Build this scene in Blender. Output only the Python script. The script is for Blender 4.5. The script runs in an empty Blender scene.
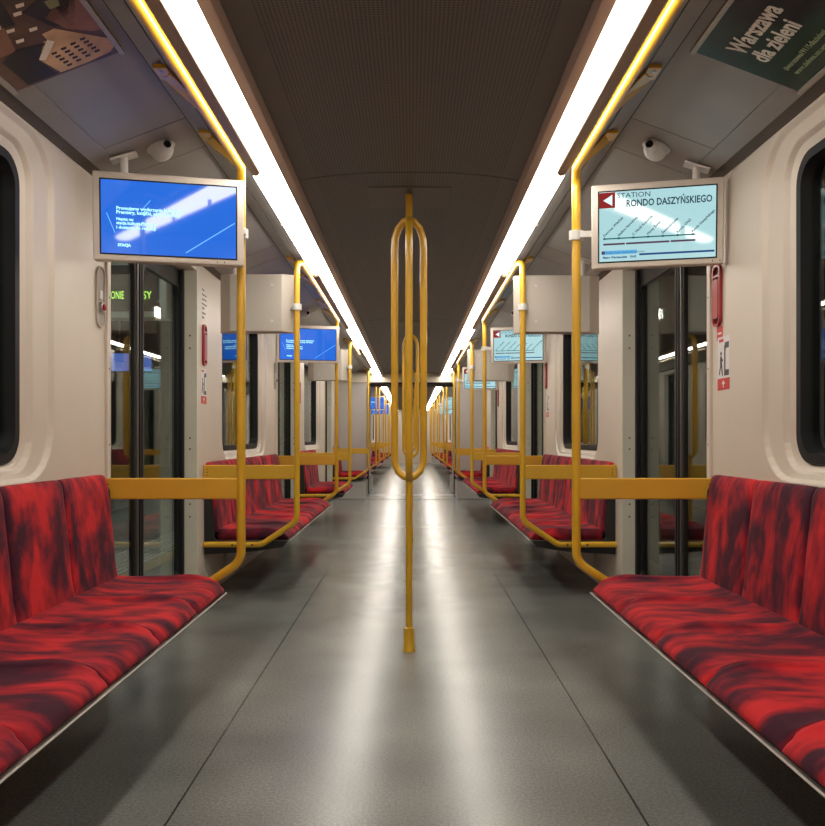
import bpy, bmesh, math, random
from mathutils import Vector, Matrix
random.seed(4)
C = bpy.context.scene.collection
PI = math.pi
EYE = 1.05
WX = 1.355            # inner face of the side walls

# ------------------------------------------------------------------ materials
def new_mat(name):
    m = bpy.data.materials.new(name); m.use_nodes = True
    nt = m.node_tree
    for n in list(nt.nodes): nt.nodes.remove(n)
    return m, nt, nt.nodes.new('ShaderNodeOutputMaterial')

def mat(name, col, rough=0.5, metal=0.0, bump=0.0, bscale=60, vary=0.0, vscale=4, coat=0.0, spec=0.5):
    m, nt, out = new_mat(name)
    p = nt.nodes.new('ShaderNodeBsdfPrincipled')
    p.inputs['Base Color'].default_value = (*col, 1)
    p.inputs['Roughness'].default_value = rough
    p.inputs['Metallic'].default_value = metal
    p.inputs['Coat Weight'].default_value = coat
    p.inputs['Specular IOR Level'].default_value = spec
    nt.links.new(p.outputs[0], out.inputs[0])
    tc = nt.nodes.new('ShaderNodeTexCoord')
    if vary > 0:
        n = nt.nodes.new('ShaderNodeTexNoise'); n.inputs['Scale'].default_value = vscale
        n.inputs['Detail'].default_value = 6
        nt.links.new(tc.outputs['Object'], n.inputs['Vector'])
        r = nt.nodes.new('ShaderNodeValToRGB')
        r.color_ramp.elements[0].position = .3; r.color_ramp.elements[1].position = .7
        r.color_ramp.elements[0].color = (*[c*(1-vary) for c in col], 1)
        r.color_ramp.elements[1].color = (*[min(1, c*(1+vary*.5)) for c in col], 1)
        nt.links.new(n.outputs['Fac'], r.inputs[0]); nt.links.new(r.outputs[0], p.inputs['Base Color'])
    if bump > 0:
        n2 = nt.nodes.new('ShaderNodeTexNoise'); n2.inputs['Scale'].default_value = bscale
        n2.inputs['Detail'].default_value = 3
        nt.links.new(tc.outputs['Object'], n2.inputs['Vector'])
        b = nt.nodes.new('ShaderNodeBump'); b.inputs['Strength'].default_value = bump
        b.inputs['Distance'].default_value = .002
        nt.links.new(n2.outputs['Fac'], b.inputs['Height']); nt.links.new(b.outputs[0], p.inputs['Normal'])
    return m

def emit(name, col, strength, gloss=False):
    m, nt, out = new_mat(name)
    e = nt.nodes.new('ShaderNodeEmission'); e.inputs[0].default_value = (*col, 1); e.inputs[1].default_value = strength
    if not gloss:
        nt.links.new(e.outputs[0], out.inputs[0]); return m
    g = nt.nodes.new('ShaderNodeBsdfGlossy'); g.inputs['Roughness'].default_value = .04
    f = nt.nodes.new('ShaderNodeFresnel'); f.inputs[0].default_value = 1.65
    mx = nt.nodes.new('ShaderNodeMixShader'); nt.links.new(f.outputs[0], mx.inputs[0])
    nt.links.new(e.outputs[0], mx.inputs[1]); nt.links.new(g.outputs[0], mx.inputs[2])
    nt.links.new(mx.outputs[0], out.inputs[0])
    return m

def glass_mat():
    m, nt, out = new_mat('tinted_glass')
    t = nt.nodes.new('ShaderNodeBsdfTransparent'); t.inputs[0].default_value = (.80, .84, .82, 1)
    g = nt.nodes.new('ShaderNodeBsdfGlossy'); g.inputs['Roughness'].default_value = .0
    g.inputs[0].default_value = (.9, .95, .93, 1)
    ge = nt.nodes.new('ShaderNodeNewGeometry'); dt = nt.nodes.new('ShaderNodeVectorMath'); dt.operation = 'DOT_PRODUCT'
    nt.links.new(ge.outputs['Normal'], dt.inputs[0]); nt.links.new(ge.outputs['Incoming'], dt.inputs[1])
    def mth(op, a, b):
        q = nt.nodes.new('ShaderNodeMath'); q.operation = op
        for i, v in enumerate((a, b)):
            if v is None: continue
            if isinstance(v, (int, float)): q.inputs[i].default_value = v
            else: nt.links.new(v, q.inputs[i])
        return q.outputs[0]
    c = mth('ABSOLUTE', dt.outputs['Value'], None)
    f = mth('MULTIPLY_ADD', mth('POWER', mth('SUBTRACT', 1.0, c), 5.0), .95); f.node.inputs[2].default_value = .05
    mx = nt.nodes.new('ShaderNodeMixShader'); nt.links.new(f, mx.inputs[0])
    nt.links.new(t.outputs[0], mx.inputs[1]); nt.links.new(g.outputs[0], mx.inputs[2])
    nt.links.new(mx.outputs[0], out.inputs[0])
    return m

def fabric_mat(name, sc):
    """red moquette with smoky maroon blotches, streaked along one axis"""
    m, nt, out = new_mat(name); N = nt.nodes; L = nt.links
    p = N.new('ShaderNodeBsdfPrincipled'); L.new(p.outputs[0], out.inputs[0])
    p.inputs['Roughness'].default_value = .85
    p.inputs['Specular IOR Level'].default_value = .25
    p.inputs['Sheen Weight'].default_value = .12
    p.inputs['Sheen Roughness'].default_value = .4
    p.inputs['Sheen Tint'].default_value = (1, .35, .4, 1)
    tc = N.new('ShaderNodeTexCoord'); oi = N.new('ShaderNodeObjectInfo')
    mul = N.new('ShaderNodeVectorMath'); mul.operation = 'MULTIPLY'; mul.inputs[1].default_value = (3.1, 1.7, 0)
    L.new(oi.outputs['Location'], mul.inputs[0])
    add = N.new('ShaderNodeVectorMath'); L.new(tc.outputs['Object'], add.inputs[0]); L.new(mul.outputs[0], add.inputs[1])
    mp = N.new('ShaderNodeMapping'); mp.inputs['Scale'].default_value = sc; L.new(add.outputs[0], mp.inputs[0])
    n1 = N.new('ShaderNodeTexNoise'); n1.inputs['Scale'].default_value = 1; n1.inputs['Detail'].default_value = 4
    n1.inputs['Roughness'].default_value = .55; n1.inputs['Distortion'].default_value = .5
    L.new(mp.outputs[0], n1.inputs['Vector'])
    mp2 = N.new('ShaderNodeMapping'); mp2.inputs['Scale'].default_value = tuple(v*3.2 for v in sc); L.new(add.outputs[0], mp2.inputs[0])
    n2 = N.new('ShaderNodeTexNoise'); n2.inputs['Scale'].default_value = 1; n2.inputs['Detail'].default_value = 3
    L.new(mp2.outputs[0], n2.inputs['Vector'])
    mx = N.new('ShaderNodeMath'); mx.operation = 'MULTIPLY_ADD'; mx.inputs[1].default_value = .34
    L.new(n2.outputs['Fac'], mx.inputs[0]); L.new(n1.outputs['Fac'], mx.inputs[2])
    r = N.new('ShaderNodeValToRGB'); cr = r.color_ramp
    cr.elements[0].position = .55; cr.elements[0].color = (.040, .005, .016, 1)
    cr.elements[1].position = .80; cr.elements[1].color = (.56, .018, .022, 1)
    e = cr.elements.new(.62); e.color = (.12, .006, .018, 1)
    e = cr.elements.new(.70); e.color = (.30, .009, .017, 1)
    L.new(mx.outputs[0], r.inputs[0]); L.new(r.outputs[0], p.inputs['Base Color'])
    w = N.new('ShaderNodeTexNoise'); w.inputs['Scale'].default_value = 420; L.new(tc.outputs['Object'], w.inputs['Vector'])
    b = N.new('ShaderNodeBump'); b.inputs['Strength'].default_value = .25; b.inputs['Distance'].default_value = .001
    L.new(w.outputs['Fac'], b.inputs['Height']); L.new(b.outputs[0], p.inputs['Normal'])
    return m

def floor_mat():
    m, nt, out = new_mat('speckled_floor'); N = nt.nodes; L = nt.links
    p = N.new('ShaderNodeBsdfPrincipled'); L.new(p.outputs[0], out.inputs[0])
    tc = N.new('ShaderNodeTexCoord')
    n = N.new('ShaderNodeTexNoise'); n.inputs['Scale'].default_value = 110; n.inputs['Detail'].default_value = 2
    L.new(tc.outputs['Object'], n.inputs['Vector'])
    r = N.new('ShaderNodeValToRGB'); cr = r.color_ramp
    cr.elements[0].position = .35; cr.elements[0].color = (.145, .150, .138, 1)
    cr.elements[1].position = .68; cr.elements[1].color = (.215, .222, .205, 1)
    L.new(n.outputs['Fac'], r.inputs[0])
    n2 = N.new('ShaderNodeTexNoise'); n2.inputs['Scale'].default_value = 1.6; n2.inputs['Detail'].default_value = 2
    L.new(tc.outputs['Object'], n2.inputs['Vector'])
    mr = N.new('ShaderNodeMapRange'); mr.inputs[1].default_value = .3; mr.inputs[2].default_value = .7
    mr.inputs[3].default_value = .72; mr.inputs[4].default_value = 1.12
    L.new(n2.outputs['Fac'], mr.inputs[0])
    vm = N.new('ShaderNodeVectorMath'); vm.operation = 'SCALE'; L.new(r.outputs[0], vm.inputs[0]); L.new(mr.outputs[0], vm.inputs['Scale'])
    # welded seams of the sheet: | |x| - .655 | < 2.5 mm
    sx = N.new('ShaderNodeSeparateXYZ'); L.new(tc.outputs['Object'], sx.inputs[0])
    a = N.new('ShaderNodeMath'); a.operation = 'ABSOLUTE'; L.new(sx.outputs[0], a.inputs[0])
    s = N.new('ShaderNodeMath'); s.operation = 'SUBTRACT'; s.inputs[1].default_value = .655; L.new(a.outputs[0], s.inputs[0])
    a2 = N.new('ShaderNodeMath'); a2.operation = 'ABSOLUTE'; L.new(s.outputs[0], a2.inputs[0])
    lt = N.new('ShaderNodeMath'); lt.operation = 'LESS_THAN'; lt.inputs[1].default_value = .0034; L.new(a2.outputs[0], lt.inputs[0])
    mx = N.new('ShaderNodeMix'); mx.data_type = 'RGBA'
    L.new(lt.outputs[0], mx.inputs[0]); L.new(vm.outputs[0], mx.inputs[6]); mx.inputs[7].default_value = (.03, .03, .028, 1)
    L.new(mx.outputs[2], p.inputs['Base Color'])
    mr2 = N.new('ShaderNodeMapRange'); mr2.inputs[1].default_value = .3; mr2.inputs[2].default_value = .7
    mr2.inputs[3].default_value = .254; mr2.inputs[4].default_value = .270
    L.new(n2.outputs['Fac'], mr2.inputs[0]); L.new(mr2.outputs[0], p.inputs['Roughness'])
    p.inputs['Specular IOR Level'].default_value = .66
    return m

def perforated_mat():
    """dark ceiling sheet with rows of punched holes, plain along both long edges"""
    m, nt, out = new_mat('perforated_ceiling'); N = nt.nodes; L = nt.links
    p = N.new('ShaderNodeBsdfPrincipled'); L.new(p.outputs[0], out.inputs[0])
    p.inputs['Roughness'].default_value = .55
    tc = N.new('ShaderNodeTexCoord'); sx = N.new('ShaderNodeSeparateXYZ'); L.new(tc.outputs['Object'], sx.inputs[0])
    def cell(o):
        d = N.new('ShaderNodeMath'); d.operation = 'MULTIPLY'; d.inputs[1].default_value = 1/.0125; L.new(o, d.inputs[0])
        f = N.new('ShaderNodeMath'); f.operation = 'FRACT'; L.new(d.outputs[0], f.inputs[0])
        s = N.new('ShaderNodeMath'); s.operation = 'SUBTRACT'; s.inputs[1].default_value = .5; L.new(f.outputs[0], s.inputs[0])
        q = N.new('ShaderNodeMath'); q.operation = 'POWER'; q.inputs[1].default_value = 2; L.new(s.outputs[0], q.inputs[0])
        return q
    qx, qy = cell(sx.outputs[0]), cell(sx.outputs[1])
    ad = N.new('ShaderNodeMath'); L.new(qx.outputs[0], ad.inputs[0]); L.new(qy.outputs[0], ad.inputs[1])
    lt = N.new('ShaderNodeMath'); lt.operation = 'LESS_THAN'; lt.inputs[1].default_value = .075; L.new(ad.outputs[0], lt.inputs[0])
    ab = N.new('ShaderNodeMath'); ab.operation = 'ABSOLUTE'; L.new(sx.outputs[0], ab.inputs[0])
    inside = N.new('ShaderNodeMath'); inside.operation = 'LESS_THAN'; inside.inputs[1].default_value = .425; L.new(ab.outputs[0], inside.inputs[0])
    mu = N.new('ShaderNodeMath'); mu.operation = 'MULTIPLY'; L.new(lt.outputs[0], mu.inputs[0]); L.new(inside.outputs[0], mu.inputs[1])
    mx = N.new('ShaderNodeMix'); mx.data_type = 'RGBA'
    mx.inputs[6].default_value = (.135, .126, .112, 1); mx.inputs[7].default_value = (.03, .026, .022, 1)
    L.new(mu.outputs[0], mx.inputs[0]); L.new(mx.outputs[2], p.inputs['Base Color'])
    return m

M = {
 'yellow': mat('yellow_paint', (.68, .385, .022), .3, 0, coat=.25, vary=.12, vscale=6),
 'yellow_panel': mat('yellow_panel_paint', (.66, .36, .025), .5, 0, vary=.06),
 'wall': mat('beige_wall_paint', (.62, .54, .45), .42, 0, bump=.05, bscale=30, vary=.05, vscale=2),
 'jamb': mat('pale_door_jamb', (.60, .57, .47), .42, 0, vary=.05),
 'ceiling': perforated_mat(),
 'ceiling_plain': mat('plain_dark_ceiling', (.14, .124, .108), .55, vary=.06),
 'slope': mat('grey_ceiling_panel', (.275, .258, .238), .42, 0, vary=.08),
 'cornice': mat('brown_cornice_strip', (.10, .085, .07), .6),
 'gap': mat('dark_gap', (.012, .012, .012), .8),
 'channel': mat('light_channel', (.42, .31, .25), .5, 0),
 'floor': floor_mat(),
 'seat': fabric_mat('red_moquette_seat', (2.6, 6.2, 2.8)),
 'back': fabric_mat('red_moquette_back', (2.5, 6.0, 3.2)),
 'shell': mat('black_seat_shell', (.012, .012, .013), .45),
 'steel': mat('brushed_steel', (.55, .54, .52), .3, 1.0),
 'dark_steel': mat('dull_steel', (.22, .20, .18), .4, .8),
 'silver': mat('silver_screen_housing', (.60, .53, .46), .38, .15),
 'white_plastic': mat('white_plastic', (.62, .60, .57), .35),
 'box': mat('grey_box_paint', (.50, .45, .39), .45, 0),
 'partition': mat('grey_partition', (.46, .43, .41), .45, 0, vary=.05),
 'header': mat('cream_header', (.60, .53, .43), .45),
 'rubber': mat('black_rubber', (.010, .010, .011), .5, spec=.25),
 'doorframe': mat('charcoal_door_frame', (.03, .028, .028), .3, .4),
 'glass': glass_mat(),
 'red': mat('red_plastic', (.34, .015, .016), .3),
 'dark_red': mat('dark_red_recess', (.06, .006, .006), .6),
 'red_sign': mat('red_sticker', (.55, .035, .03), .5),
 'white_sign': mat('white_sticker', (.68, .64, .62), .5),
 'ink': mat('dark_ink', (.03, .03, .035), .5),
 'lens': mat('camera_lens', (.008, .008, .01), .1),
 'bar': mat('bronze_rail', (.42, .30, .19), .42, .2),
 'light': emit('light_diffuser', (1, .93, .835), 15),
 'lightframe': mat('light_end_bracket', (.35, .3, .26), .5),
 'blue_screen': emit('blue_screen_image', (.028, .19, .90), .78, True),
 'cyan_text': emit('pale_screen_lettering', (.42, .85, 1), 1.3),
 'blue_light': emit('light_blue_stripe', (.16, .45, 1), 1.15),
 'cyan_screen': emit('pale_cyan_screen_image', (.50, .82, .86), .80, True),
 'screen_red': emit('red_screen_symbol', (.36, .03, .03), .7),
 'screen_white': emit('white_screen_symbol', (.75, .9, .95), 1),
 'screen_ink': emit('dark_screen_lettering', (.03, .07, .10), .6),
 'screen_green': emit('dark_green_screen_line', (.02, .16, .15), .7),
 'screen_plum': emit('plum_screen_bar', (.13, .07, .12), .7),
 'screen_navy': emit('navy_screen_bar', (.03, .08, .25), .8),
 'screen_blue': emit('blue_screen_bar', (.12, .42, .75), .9),
 'poster_green': mat('dark_green_poster', (.012, .040, .026), .25),
 'poster_black': mat('black_poster_disc', (.012, .010, .010), .25),
 'poster_text': mat('cream_poster_lettering', (.70, .66, .58), .5),
 'poster_text_dim': mat('olive_poster_lettering', (.30, .36, .20), .5),
 'poster_brown': mat('brown_poster', (.12, .060, .034), .3, vary=.5, vscale=9),
 'poster_tan': mat('tan_poster_shape', (.62, .38, .19), .35, vary=.25, vscale=14),
 'poster_rust': mat('rust_poster_shape', (.30, .13, .075), .35, vary=.3, vscale=9),
 'poster_dark': mat('dark_poster_shape', (.018, .014, .013), .3),
 'poster_pale': mat('pale_poster_shape', (.75, .66, .54), .4),
 'poster_leaf': mat('green_poster_shape', (.25, .26, .10), .4),
 'frame': mat('aluminium_frame', (.42, .38, .34), .4, .6),
 'platform': mat('platform_stone', (.38, .40, .35), .5, vary=.12, vscale=3),
 'platform_yellow': mat('platform_yellow_band', (.58, .46, .22), .6),
 'rib': mat('white_tactile_rib', (.72, .74, .70), .5),
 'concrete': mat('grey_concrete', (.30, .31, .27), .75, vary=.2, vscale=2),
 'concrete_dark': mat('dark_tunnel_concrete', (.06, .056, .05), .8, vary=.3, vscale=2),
 'sign_white': mat('sign_case', (.55, .62, .56), .4),
 'sign_dark': mat('sign_face', (.03, .03, .027), .4),
 'led': emit('led_lettering', (.5, .9, .12), 2.2),
 'station_lamp': emit('station_lamp_tube', (1, .97, .9), 26),
 'station_blue': emit('station_blue_screen', (.10, .22, .80), .8),
 'station_cyan': emit('station_cyan_screen', (.30, .75, .80), 1.0),
 'bellows': mat('gangway_bellows', (.03, .03, .03), .7),
 'vent': mat('box_vent_grille', (.33, .29, .25), .6),
}

# ------------------------------------------------------------------ geometry helpers
class MB:
    def __init__(s, sx=1): s.bm = bmesh.new(); s.sx = sx
    def v(s, x, y, z): return s.bm.verts.new((x*s.sx, y, z))
    def f(s, vs):
        try: return s.bm.faces.new(vs)
        except ValueError: return None
    def box(s, x0, x1, y0, y1, z0, z1):
        p = [s.v(x, y, z) for x in (x0, x1) for y in (y0, y1) for z in (z0, z1)]
        for q in ((0,1,3,2),(4,6,7,5),(0,4,5,1),(2,3,7,6),(0,2,6,4),(1,5,7,3)): s.f([p[i] for i in q])
        return s
    def prism(s, prof, y0, y1):              # prof: (x,z) closed outline extruded along Y
        a = [s.v(x, y0, z) for x, z in prof]; b = [s.v(x, y1, z) for x, z in prof]
        n = len(prof)
        for i in range(n): s.f([a[i], a[(i+1) % n], b[(i+1) % n], b[i]])
        s.f(a); s.f(b[::-1]); return s
    def prism_x(s, prof, x0, x1):            # prof: (y,z) outline extruded along X
        a = [s.v(x0, y, z) for y, z in prof]; b = [s.v(x1, y, z) for y, z in prof]
        n = len(prof)
        for i in range(n): s.f([a[i], a[(i+1) % n], b[(i+1) % n], b[i]])
        s.f(a); s.f(b[::-1]); return s
    def rings(s, loops, cap=True, close=False):
        vs = [[s.v(*p) for p in l] for l in loops]
        n = len(vs[0]); m = len(vs)
        for j in range(m if close else m-1):
            a, b = vs[j], vs[(j+1) % m]
            for i in range(n): s.f([a[i], a[(i+1) % n], b[(i+1) % n], b[i]])
        if cap and not close: s.f(vs[0][::-1]); s.f(vs[-1])
        return s
    def tube(s, pts, r, seg=14, r2=None):
        pts = [Vector(p) for p in pts]
        t = (pts[1]-pts[0]).normalized()
        u = t.orthogonal().normalized(); loops = []
        for i, p in enumerate(pts):
            if i == 0: tt = (pts[1]-pts[0]).normalized()
            elif i == len(pts)-1: tt = (pts[-1]-pts[-2]).normalized()
            else: tt = ((pts[i+1]-p).normalized()+(p-pts[i-1]).normalized()).normalized()
            u = (u-tt*u.dot(tt)).normalized(); w = tt.cross(u)
            rr = r
            loops.append([tuple(p+rr*(math.cos(a)*u+math.sin(a)*w)) for a in [2*PI*k/seg for k in range(seg)]])
        return s.rings(loops)
    def lathe(s, c, prof, axis=2, seg=20):   # prof: (radius, height) along axis
        loops = []
        for r, h in prof:
            l = []
            for k in range(seg):
                a = 2*PI*k/seg; q = [math.cos(a)*r, math.sin(a)*r, h]
                q = {2: q, 1: [q[0], q[2], q[1]], 0: [q[2], q[0], q[1]]}[axis]
                l.append((c[0]+q[0], c[1]+q[1], c[2]+q[2]))
            loops.append(l)
        return s.rings(loops)
    def build(s, name, m, parent=None, bevel=0, smooth=False, seg=2, M4=None, loc=None):
        bmesh.ops.remove_doubles(s.bm, verts=s.bm.verts, dist=1e-6)
        bmesh.ops.recalc_face_normals(s.bm, faces=s.bm.faces)
        if M4 is not None: s.bm.transform(M4)
        me = bpy.data.meshes.new(name); s.bm.to_mesh(me); s.bm.free()
        if smooth:
            for p in me.polygons: p.use_smooth = True
            if smooth != 'all': me.set_sharp_from_angle(angle=math.radians(40))
        o = bpy.data.objects.new(name, me); C.objects.link(o); me.materials.append(m)
        if parent: o.parent = parent
        if loc: o.location = loc
        if bevel:
            b = o.modifiers.new('bevel', 'BEVEL'); b.width = bevel; b.segments = seg; b.limit_method = 'ANGLE'
            b.angle_limit = math.radians(35); b.harden_normals = False
        return o

def fillet(pts, r, n=7):
    pts = [Vector(p) for p in pts]; out = [pts[0]]
    for i in range(1, len(pts)-1):
        a, b, c = pts[i-1], pts[i], pts[i+1]
        d1 = (a-b).normalized(); d2 = (c-b).normalized()
        ang = d1.angle(d2); cut = min(r/math.tan(ang/2), (a-b).length*.49, (c-b).length*.49)
        rr = cut*math.tan(ang/2)
        p1 = b+d1*cut; cen = b+(d1+d2).normalized()*(rr/math.sin(ang/2))
        p2 = b+d2*cut
        v1 = p1-cen; v2 = p2-cen
        for k in range(n+1): th = v1.angle(v2); out.append((v1*math.sin((1-k/n)*th)+v2*math.sin(k/n*th))/math.sin(th))
        for q in range(n+1): out[-1-q] = out[-1-q]+cen
    out.append(pts[-1]); return [tuple(p) for p in out]

def rrect(y0, y1, z0, z1, r, n=7):
    out = []
    for cy, cz, a0 in ((y1-r, z1-r, 0), (y0+r, z1-r, PI/2), (y0+r, z0+r, PI), (y1-r, z0+r, 1.5*PI)):
        for k in range(n+1):
            a = a0+PI/2*k/n; out.append((cy+r*math.cos(a), cz+r*math.sin(a)))
    return out

def empty(name, loc, label=None, cat=None, group=None):
    o = bpy.data.objects.new(name, None); C.objects.link(o); o.location = loc; o.empty_display_size = .1
    if label: tag(o, label, cat, group)
    return o
def tag(o, label, cat, group=None):
    o['label'] = label; o['category'] = cat
    if group: o['group'] = group
    elif 'group' in o: del o['group']
    return o
def struct(o): o['kind'] = 'structure'; return o
def copy_tree(o, parent=None):
    c = o.copy(); C.objects.link(c)
    if parent: c.parent = parent
    for ch in list(o.children): copy_tree(ch, c)
    return c

def text(body, size, loc, right, up, m, parent, name='lettering', align='LEFT', bold=0, sx=1.0, depth=.0008):
    cu = bpy.data.curves.new(name, 'FONT'); cu.body = body; cu.size = size; cu.align_x = align
    cu.extrude = depth; cu.offset = bold; cu.resolution_u = 2
    t = bpy.data.objects.new(name+'_curve', cu); C.objects.link(t)
    bpy.context.view_layer.update()
    dg = bpy.context.evaluated_depsgraph_get()
    me = bpy.data.meshes.new_from_object(t.evaluated_get(dg))
    bpy.data.objects.remove(t); bpy.data.curves.remove(cu)
    r = Vector(right).normalized(); u = Vector(up).normalized(); n = r.cross(u)
    mt = Matrix(((r.x*sx, u.x, n.x, loc[0]), (r.y*sx, u.y, n.y, loc[1]), (r.z*sx, u.z, n.z, loc[2]), (0, 0, 0, 1)))
    me.transform(mt); me.materials.clear(); me.materials.append(m)
    o = bpy.data.objects.new(name, me); C.objects.link(o); o.parent = parent
    return o

def frame_matrix(o, r, u):
    r = Vector(r).normalized(); u = Vector(u).normalized(); n = r.cross(u); o = Vector(o)
    return Matrix(((r.x, u.x, n.x, o.x), (r.y, u.y, n.y, o.y), (r.z, u.z, n.z, o.z), (0, 0, 0, 1)))

def plate(pts, m, name, parent, F, d0=0, d1=.0006):
    """small flat shape drawn in the (u,v) of frame F"""
    b = MB(); a = [b.v(u, v, d0) for u, v in pts]; c = [b.v(u, v, d1) for u, v in pts]; n = len(pts)
    for i in range(n): b.f([a[i], a[(i+1) % n], c[(i+1) % n], c[i]])
    b.f(a[::-1]); b.f(c)
    return b.build(name, m, parent, M4=F)
def rect(u0, u1, v0, v1): return [(u0, v0), (u1, v0), (u1, v1), (u0, v1)]

SIDE = {-1: 'left', 1: 'right'}

# ------------------------------------------------------------------ layout along the train (Y)
BL = 2.76; SP = .46
Y_BACK = -1.5; Y_END = 15.2; Y2 = 16.2; Y2_END = 34.3
# (start, seats, near pole, far pole)
B_near = .84; B2 = 5.45; B3 = 10.03; B4 = 14.25
doors1 = [(3.72, 5.25), (8.33, 9.83), (12.90, 14.02)]
doors2 = [(17.32, 18.85), (21.93, 23.43), (26.51, 28.01), (31.09, 32.6)]
windows1 = [(1.50, 2.97), (6.10, 7.56), (10.66, 12.14)]
windows2 = [(19.70, 21.16), (24.28, 25.74), (28.86, 30.32)]
TOP = 2.185

# ------------------------------------------------------------------ walls
def make_wall(s, ya, yb, doors, wins, name):
    b = MB(s)
    edges = [ya]+[v for d in doors for v in d]+[yb]
    for i in range(0, len(edges), 2):
        y0, y1 = edges[i], edges[i+1]
        w = [q for q in wins if q[0] > y0 and q[1] < y1]
        if not w: b.box(WX, 1.50, y0, y1, 0, TOP); continue
        w0, w1 = w[0]; z0, z1 = .955, 2.06
        def L(x, dy, dzt, dzb, r): return [(x, y, z) for y, z in rrect(w0-dy, w1+dy, z0-dzb, z1+dzt, r)]
        loops = [[(1.50, y, z) for y, z in rrect(y0, y1, 0, TOP, .0005)],
                 [(WX, y, z) for y, z in rrect(y0, y1, 0, TOP, .0005)],
                 L(WX, .19, .105, .06, .21), L(WX+.017, .170, .090, .048, .195), L(WX+.022, .058, .044, .030, .14),
                 L(WX+.040, .040, .031, .021, .127), L(WX+.052, .0, .0, .0, .11), L(1.50, -.0, -.0, -.0, .11)]
        b.rings(loops, close=True)
    for y0, y1 in doors: b.box(WX, 1.50, y0, y1, 2.115, TOP)
    return struct(b.build(name, M['wall'], bevel=.004))
wl = make_wall(-1, Y_BACK, Y_END, doors1, windows1, 'wall_left')
wr = make_wall(1, Y_BACK, Y_END, doors1, windows1, 'wall_right')
wl2 = make_wall(-1, Y2, Y2_END, doors2, windows2, 'wall_left_far')
wr2 = make_wall(1, Y2, Y2_END, doors2, windows2, 'wall_right_far')

def make_window(s, w0, w1, idx):
    z0, z1 = .955, 2.06
    root = struct(empty('window_%d' % idx, (0, 0, 0)))
    def L(x, d, r): return [(x, y, z) for y, z in rrect(w0+d, w1-d, z0+d, z1-d, r)]
    MB(s).rings([L(1.41, -.001, .11), L(1.395, .006, .105), L(1.395, .038, .085), L(1.44, .045, .08), L(1.46, .045, .08), L(1.46, -.001, .11)],
                close=True).build('window_frame', M['rubber'], root, smooth=True)
    MB(s).rings([L(1.432, .04, .08), L(1.438, .04, .08)]).build('window_pane', M['glass'], root)
i = 1
for s in (-1, 1):
    for w in windows1+windows2: make_window(s, w[0], w[1], i); i += 1

def make_door(s, y0, y1, idx):
    root = struct(empty('door_%d' % idx, (0, 0, 0)))
    mid = (y0+y1)/2-.04
    for a, c, inner in ((y0, mid, 1), (mid, y1, 0)):
        leaf = MB(s)
        X0, X1 = 1.455, 1.485
        g0, g1 = a+(.05 if inner else .075), c-(.075 if inner else .05)
        def L(x, p, q, r, ya=None, yb=None): return [(x, y, z) for y, z in rrect(p, q, .16 if r > .01 else .012, 2.0 if r > .01 else 2.11, r)]
        leaf.rings([L(X0, a+.003, c-.003, .001), L(X0, g0, g1, .06), L(X1, g0, g1, .06), L(X1, a+.003, c-.003, .001)], close=True)
        lo = leaf.build('door_leaf', M['doorframe'], root)
        MB(s).rings([[(x, y, z) for y, z in rrect(g0-.004, g1+.004, .156, 2.004, .06)] for x in (1.466, 1.474)]).build('door_pane', M['glass'], lo)
        # soft rubber finger guard and grey edge profile on the meeting side
        ee = c if inner else a
        d = -1 if inner else 1
        lo2 = MB(s); lo2.box(1.440, 1.456, min(ee+d*.006, ee+d*.03), max(ee+d*.006, ee+d*.03), .012, 2.11)
        lo2.build('rubber_edge', M['rubber'], lo, bevel=.004)
        lo3 = MB(s); lo3.box(1.446, 1.4555, min(ee+d*.034, ee+d*.05), max(ee+d*.034, ee+d*.05), .012, 2.11)
        lo3.build('edge_profile', M['dark_steel'], lo, bevel=.002)
        oe = a if inner else c
        lo4 = MB(s); lo4.box(1.43, 1.455, min(oe-d*.004, oe-d*.045), max(oe-d*.004, oe-d*.045), .012, 2.11)
        lo4.build('side_seal', M['rubber'], lo, bevel=.004)
i = 1
for s in (-1, 1):
    for d in doors1+doors2: make_door(s, d[0], d[1], i); i += 1

# riveted jamb strips beside each door of the near carriage
i = 1
for s in (-1, 1):
    for (y0, y1) in doors1:
        t = MB(s); t.box(1.342, 1.372, y0-.042, y0-.001, .0, 2.13)
        st = struct(t.build('trim_%d' % i, M['wall'], bevel=.003)); i += 1
        r = MB(s)
        for z in (.3, .55, .82, 1.02, 1.36, 1.68, 1.95):
            r.lathe((1.341, y0-.021, z), [(.0045, .0), (.0045, .0025)], axis=0, seg=8)
        r.build('rivet', M['ink'], st)
        t = MB(s); t.box(1.350, 1.454, y1-.014, y1+.006, .0, 2.117)
        st = struct(t.build('trim_%d' % i, M['jamb'], bevel=.002)); i += 1
        r = MB(s)
        for z in (.55, .63, .98, 1.05, 1.62, 1.70):
            r.lathe((1.395, y1-.0145, z), [(.006, -.0005), (.006, .002)], axis=1, seg=8)
        r.build('screw_head', M['ink'], st)
        t = MB(s); t.box(1.360, 1.454, y0-.004, y0+.012, .0, 2.117)
        struct(t.build('trim_%d' % i, M['jamb'], bevel=.002)); i += 1

# ------------------------------------------------------------------ floor, ceiling
def floor_piece(y0, y1, name, x=1.52):
    return struct(MB().box(-x, x, y0, y1, -.06, 0).build(name, M['floor']))
floor_piece(Y_BACK, Y_END, 'floor')
floor_piece(Y2, Y2_END, 'floor_far')
floor_piece(Y_END, Y2, 'floor_gangway', .95)
struct(MB().prism([(-1.35, 0), (1.35, 0), (1.35, .004), (-1.35, .004)], 14.03, 14.06).build('trim_30', M['ink']))
struct(MB().prism([(-.76, 0), (.76, 0), (.76, .004), (-.76, .004)], 15.15, 15.2).build('trim_31', M['steel']))

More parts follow.
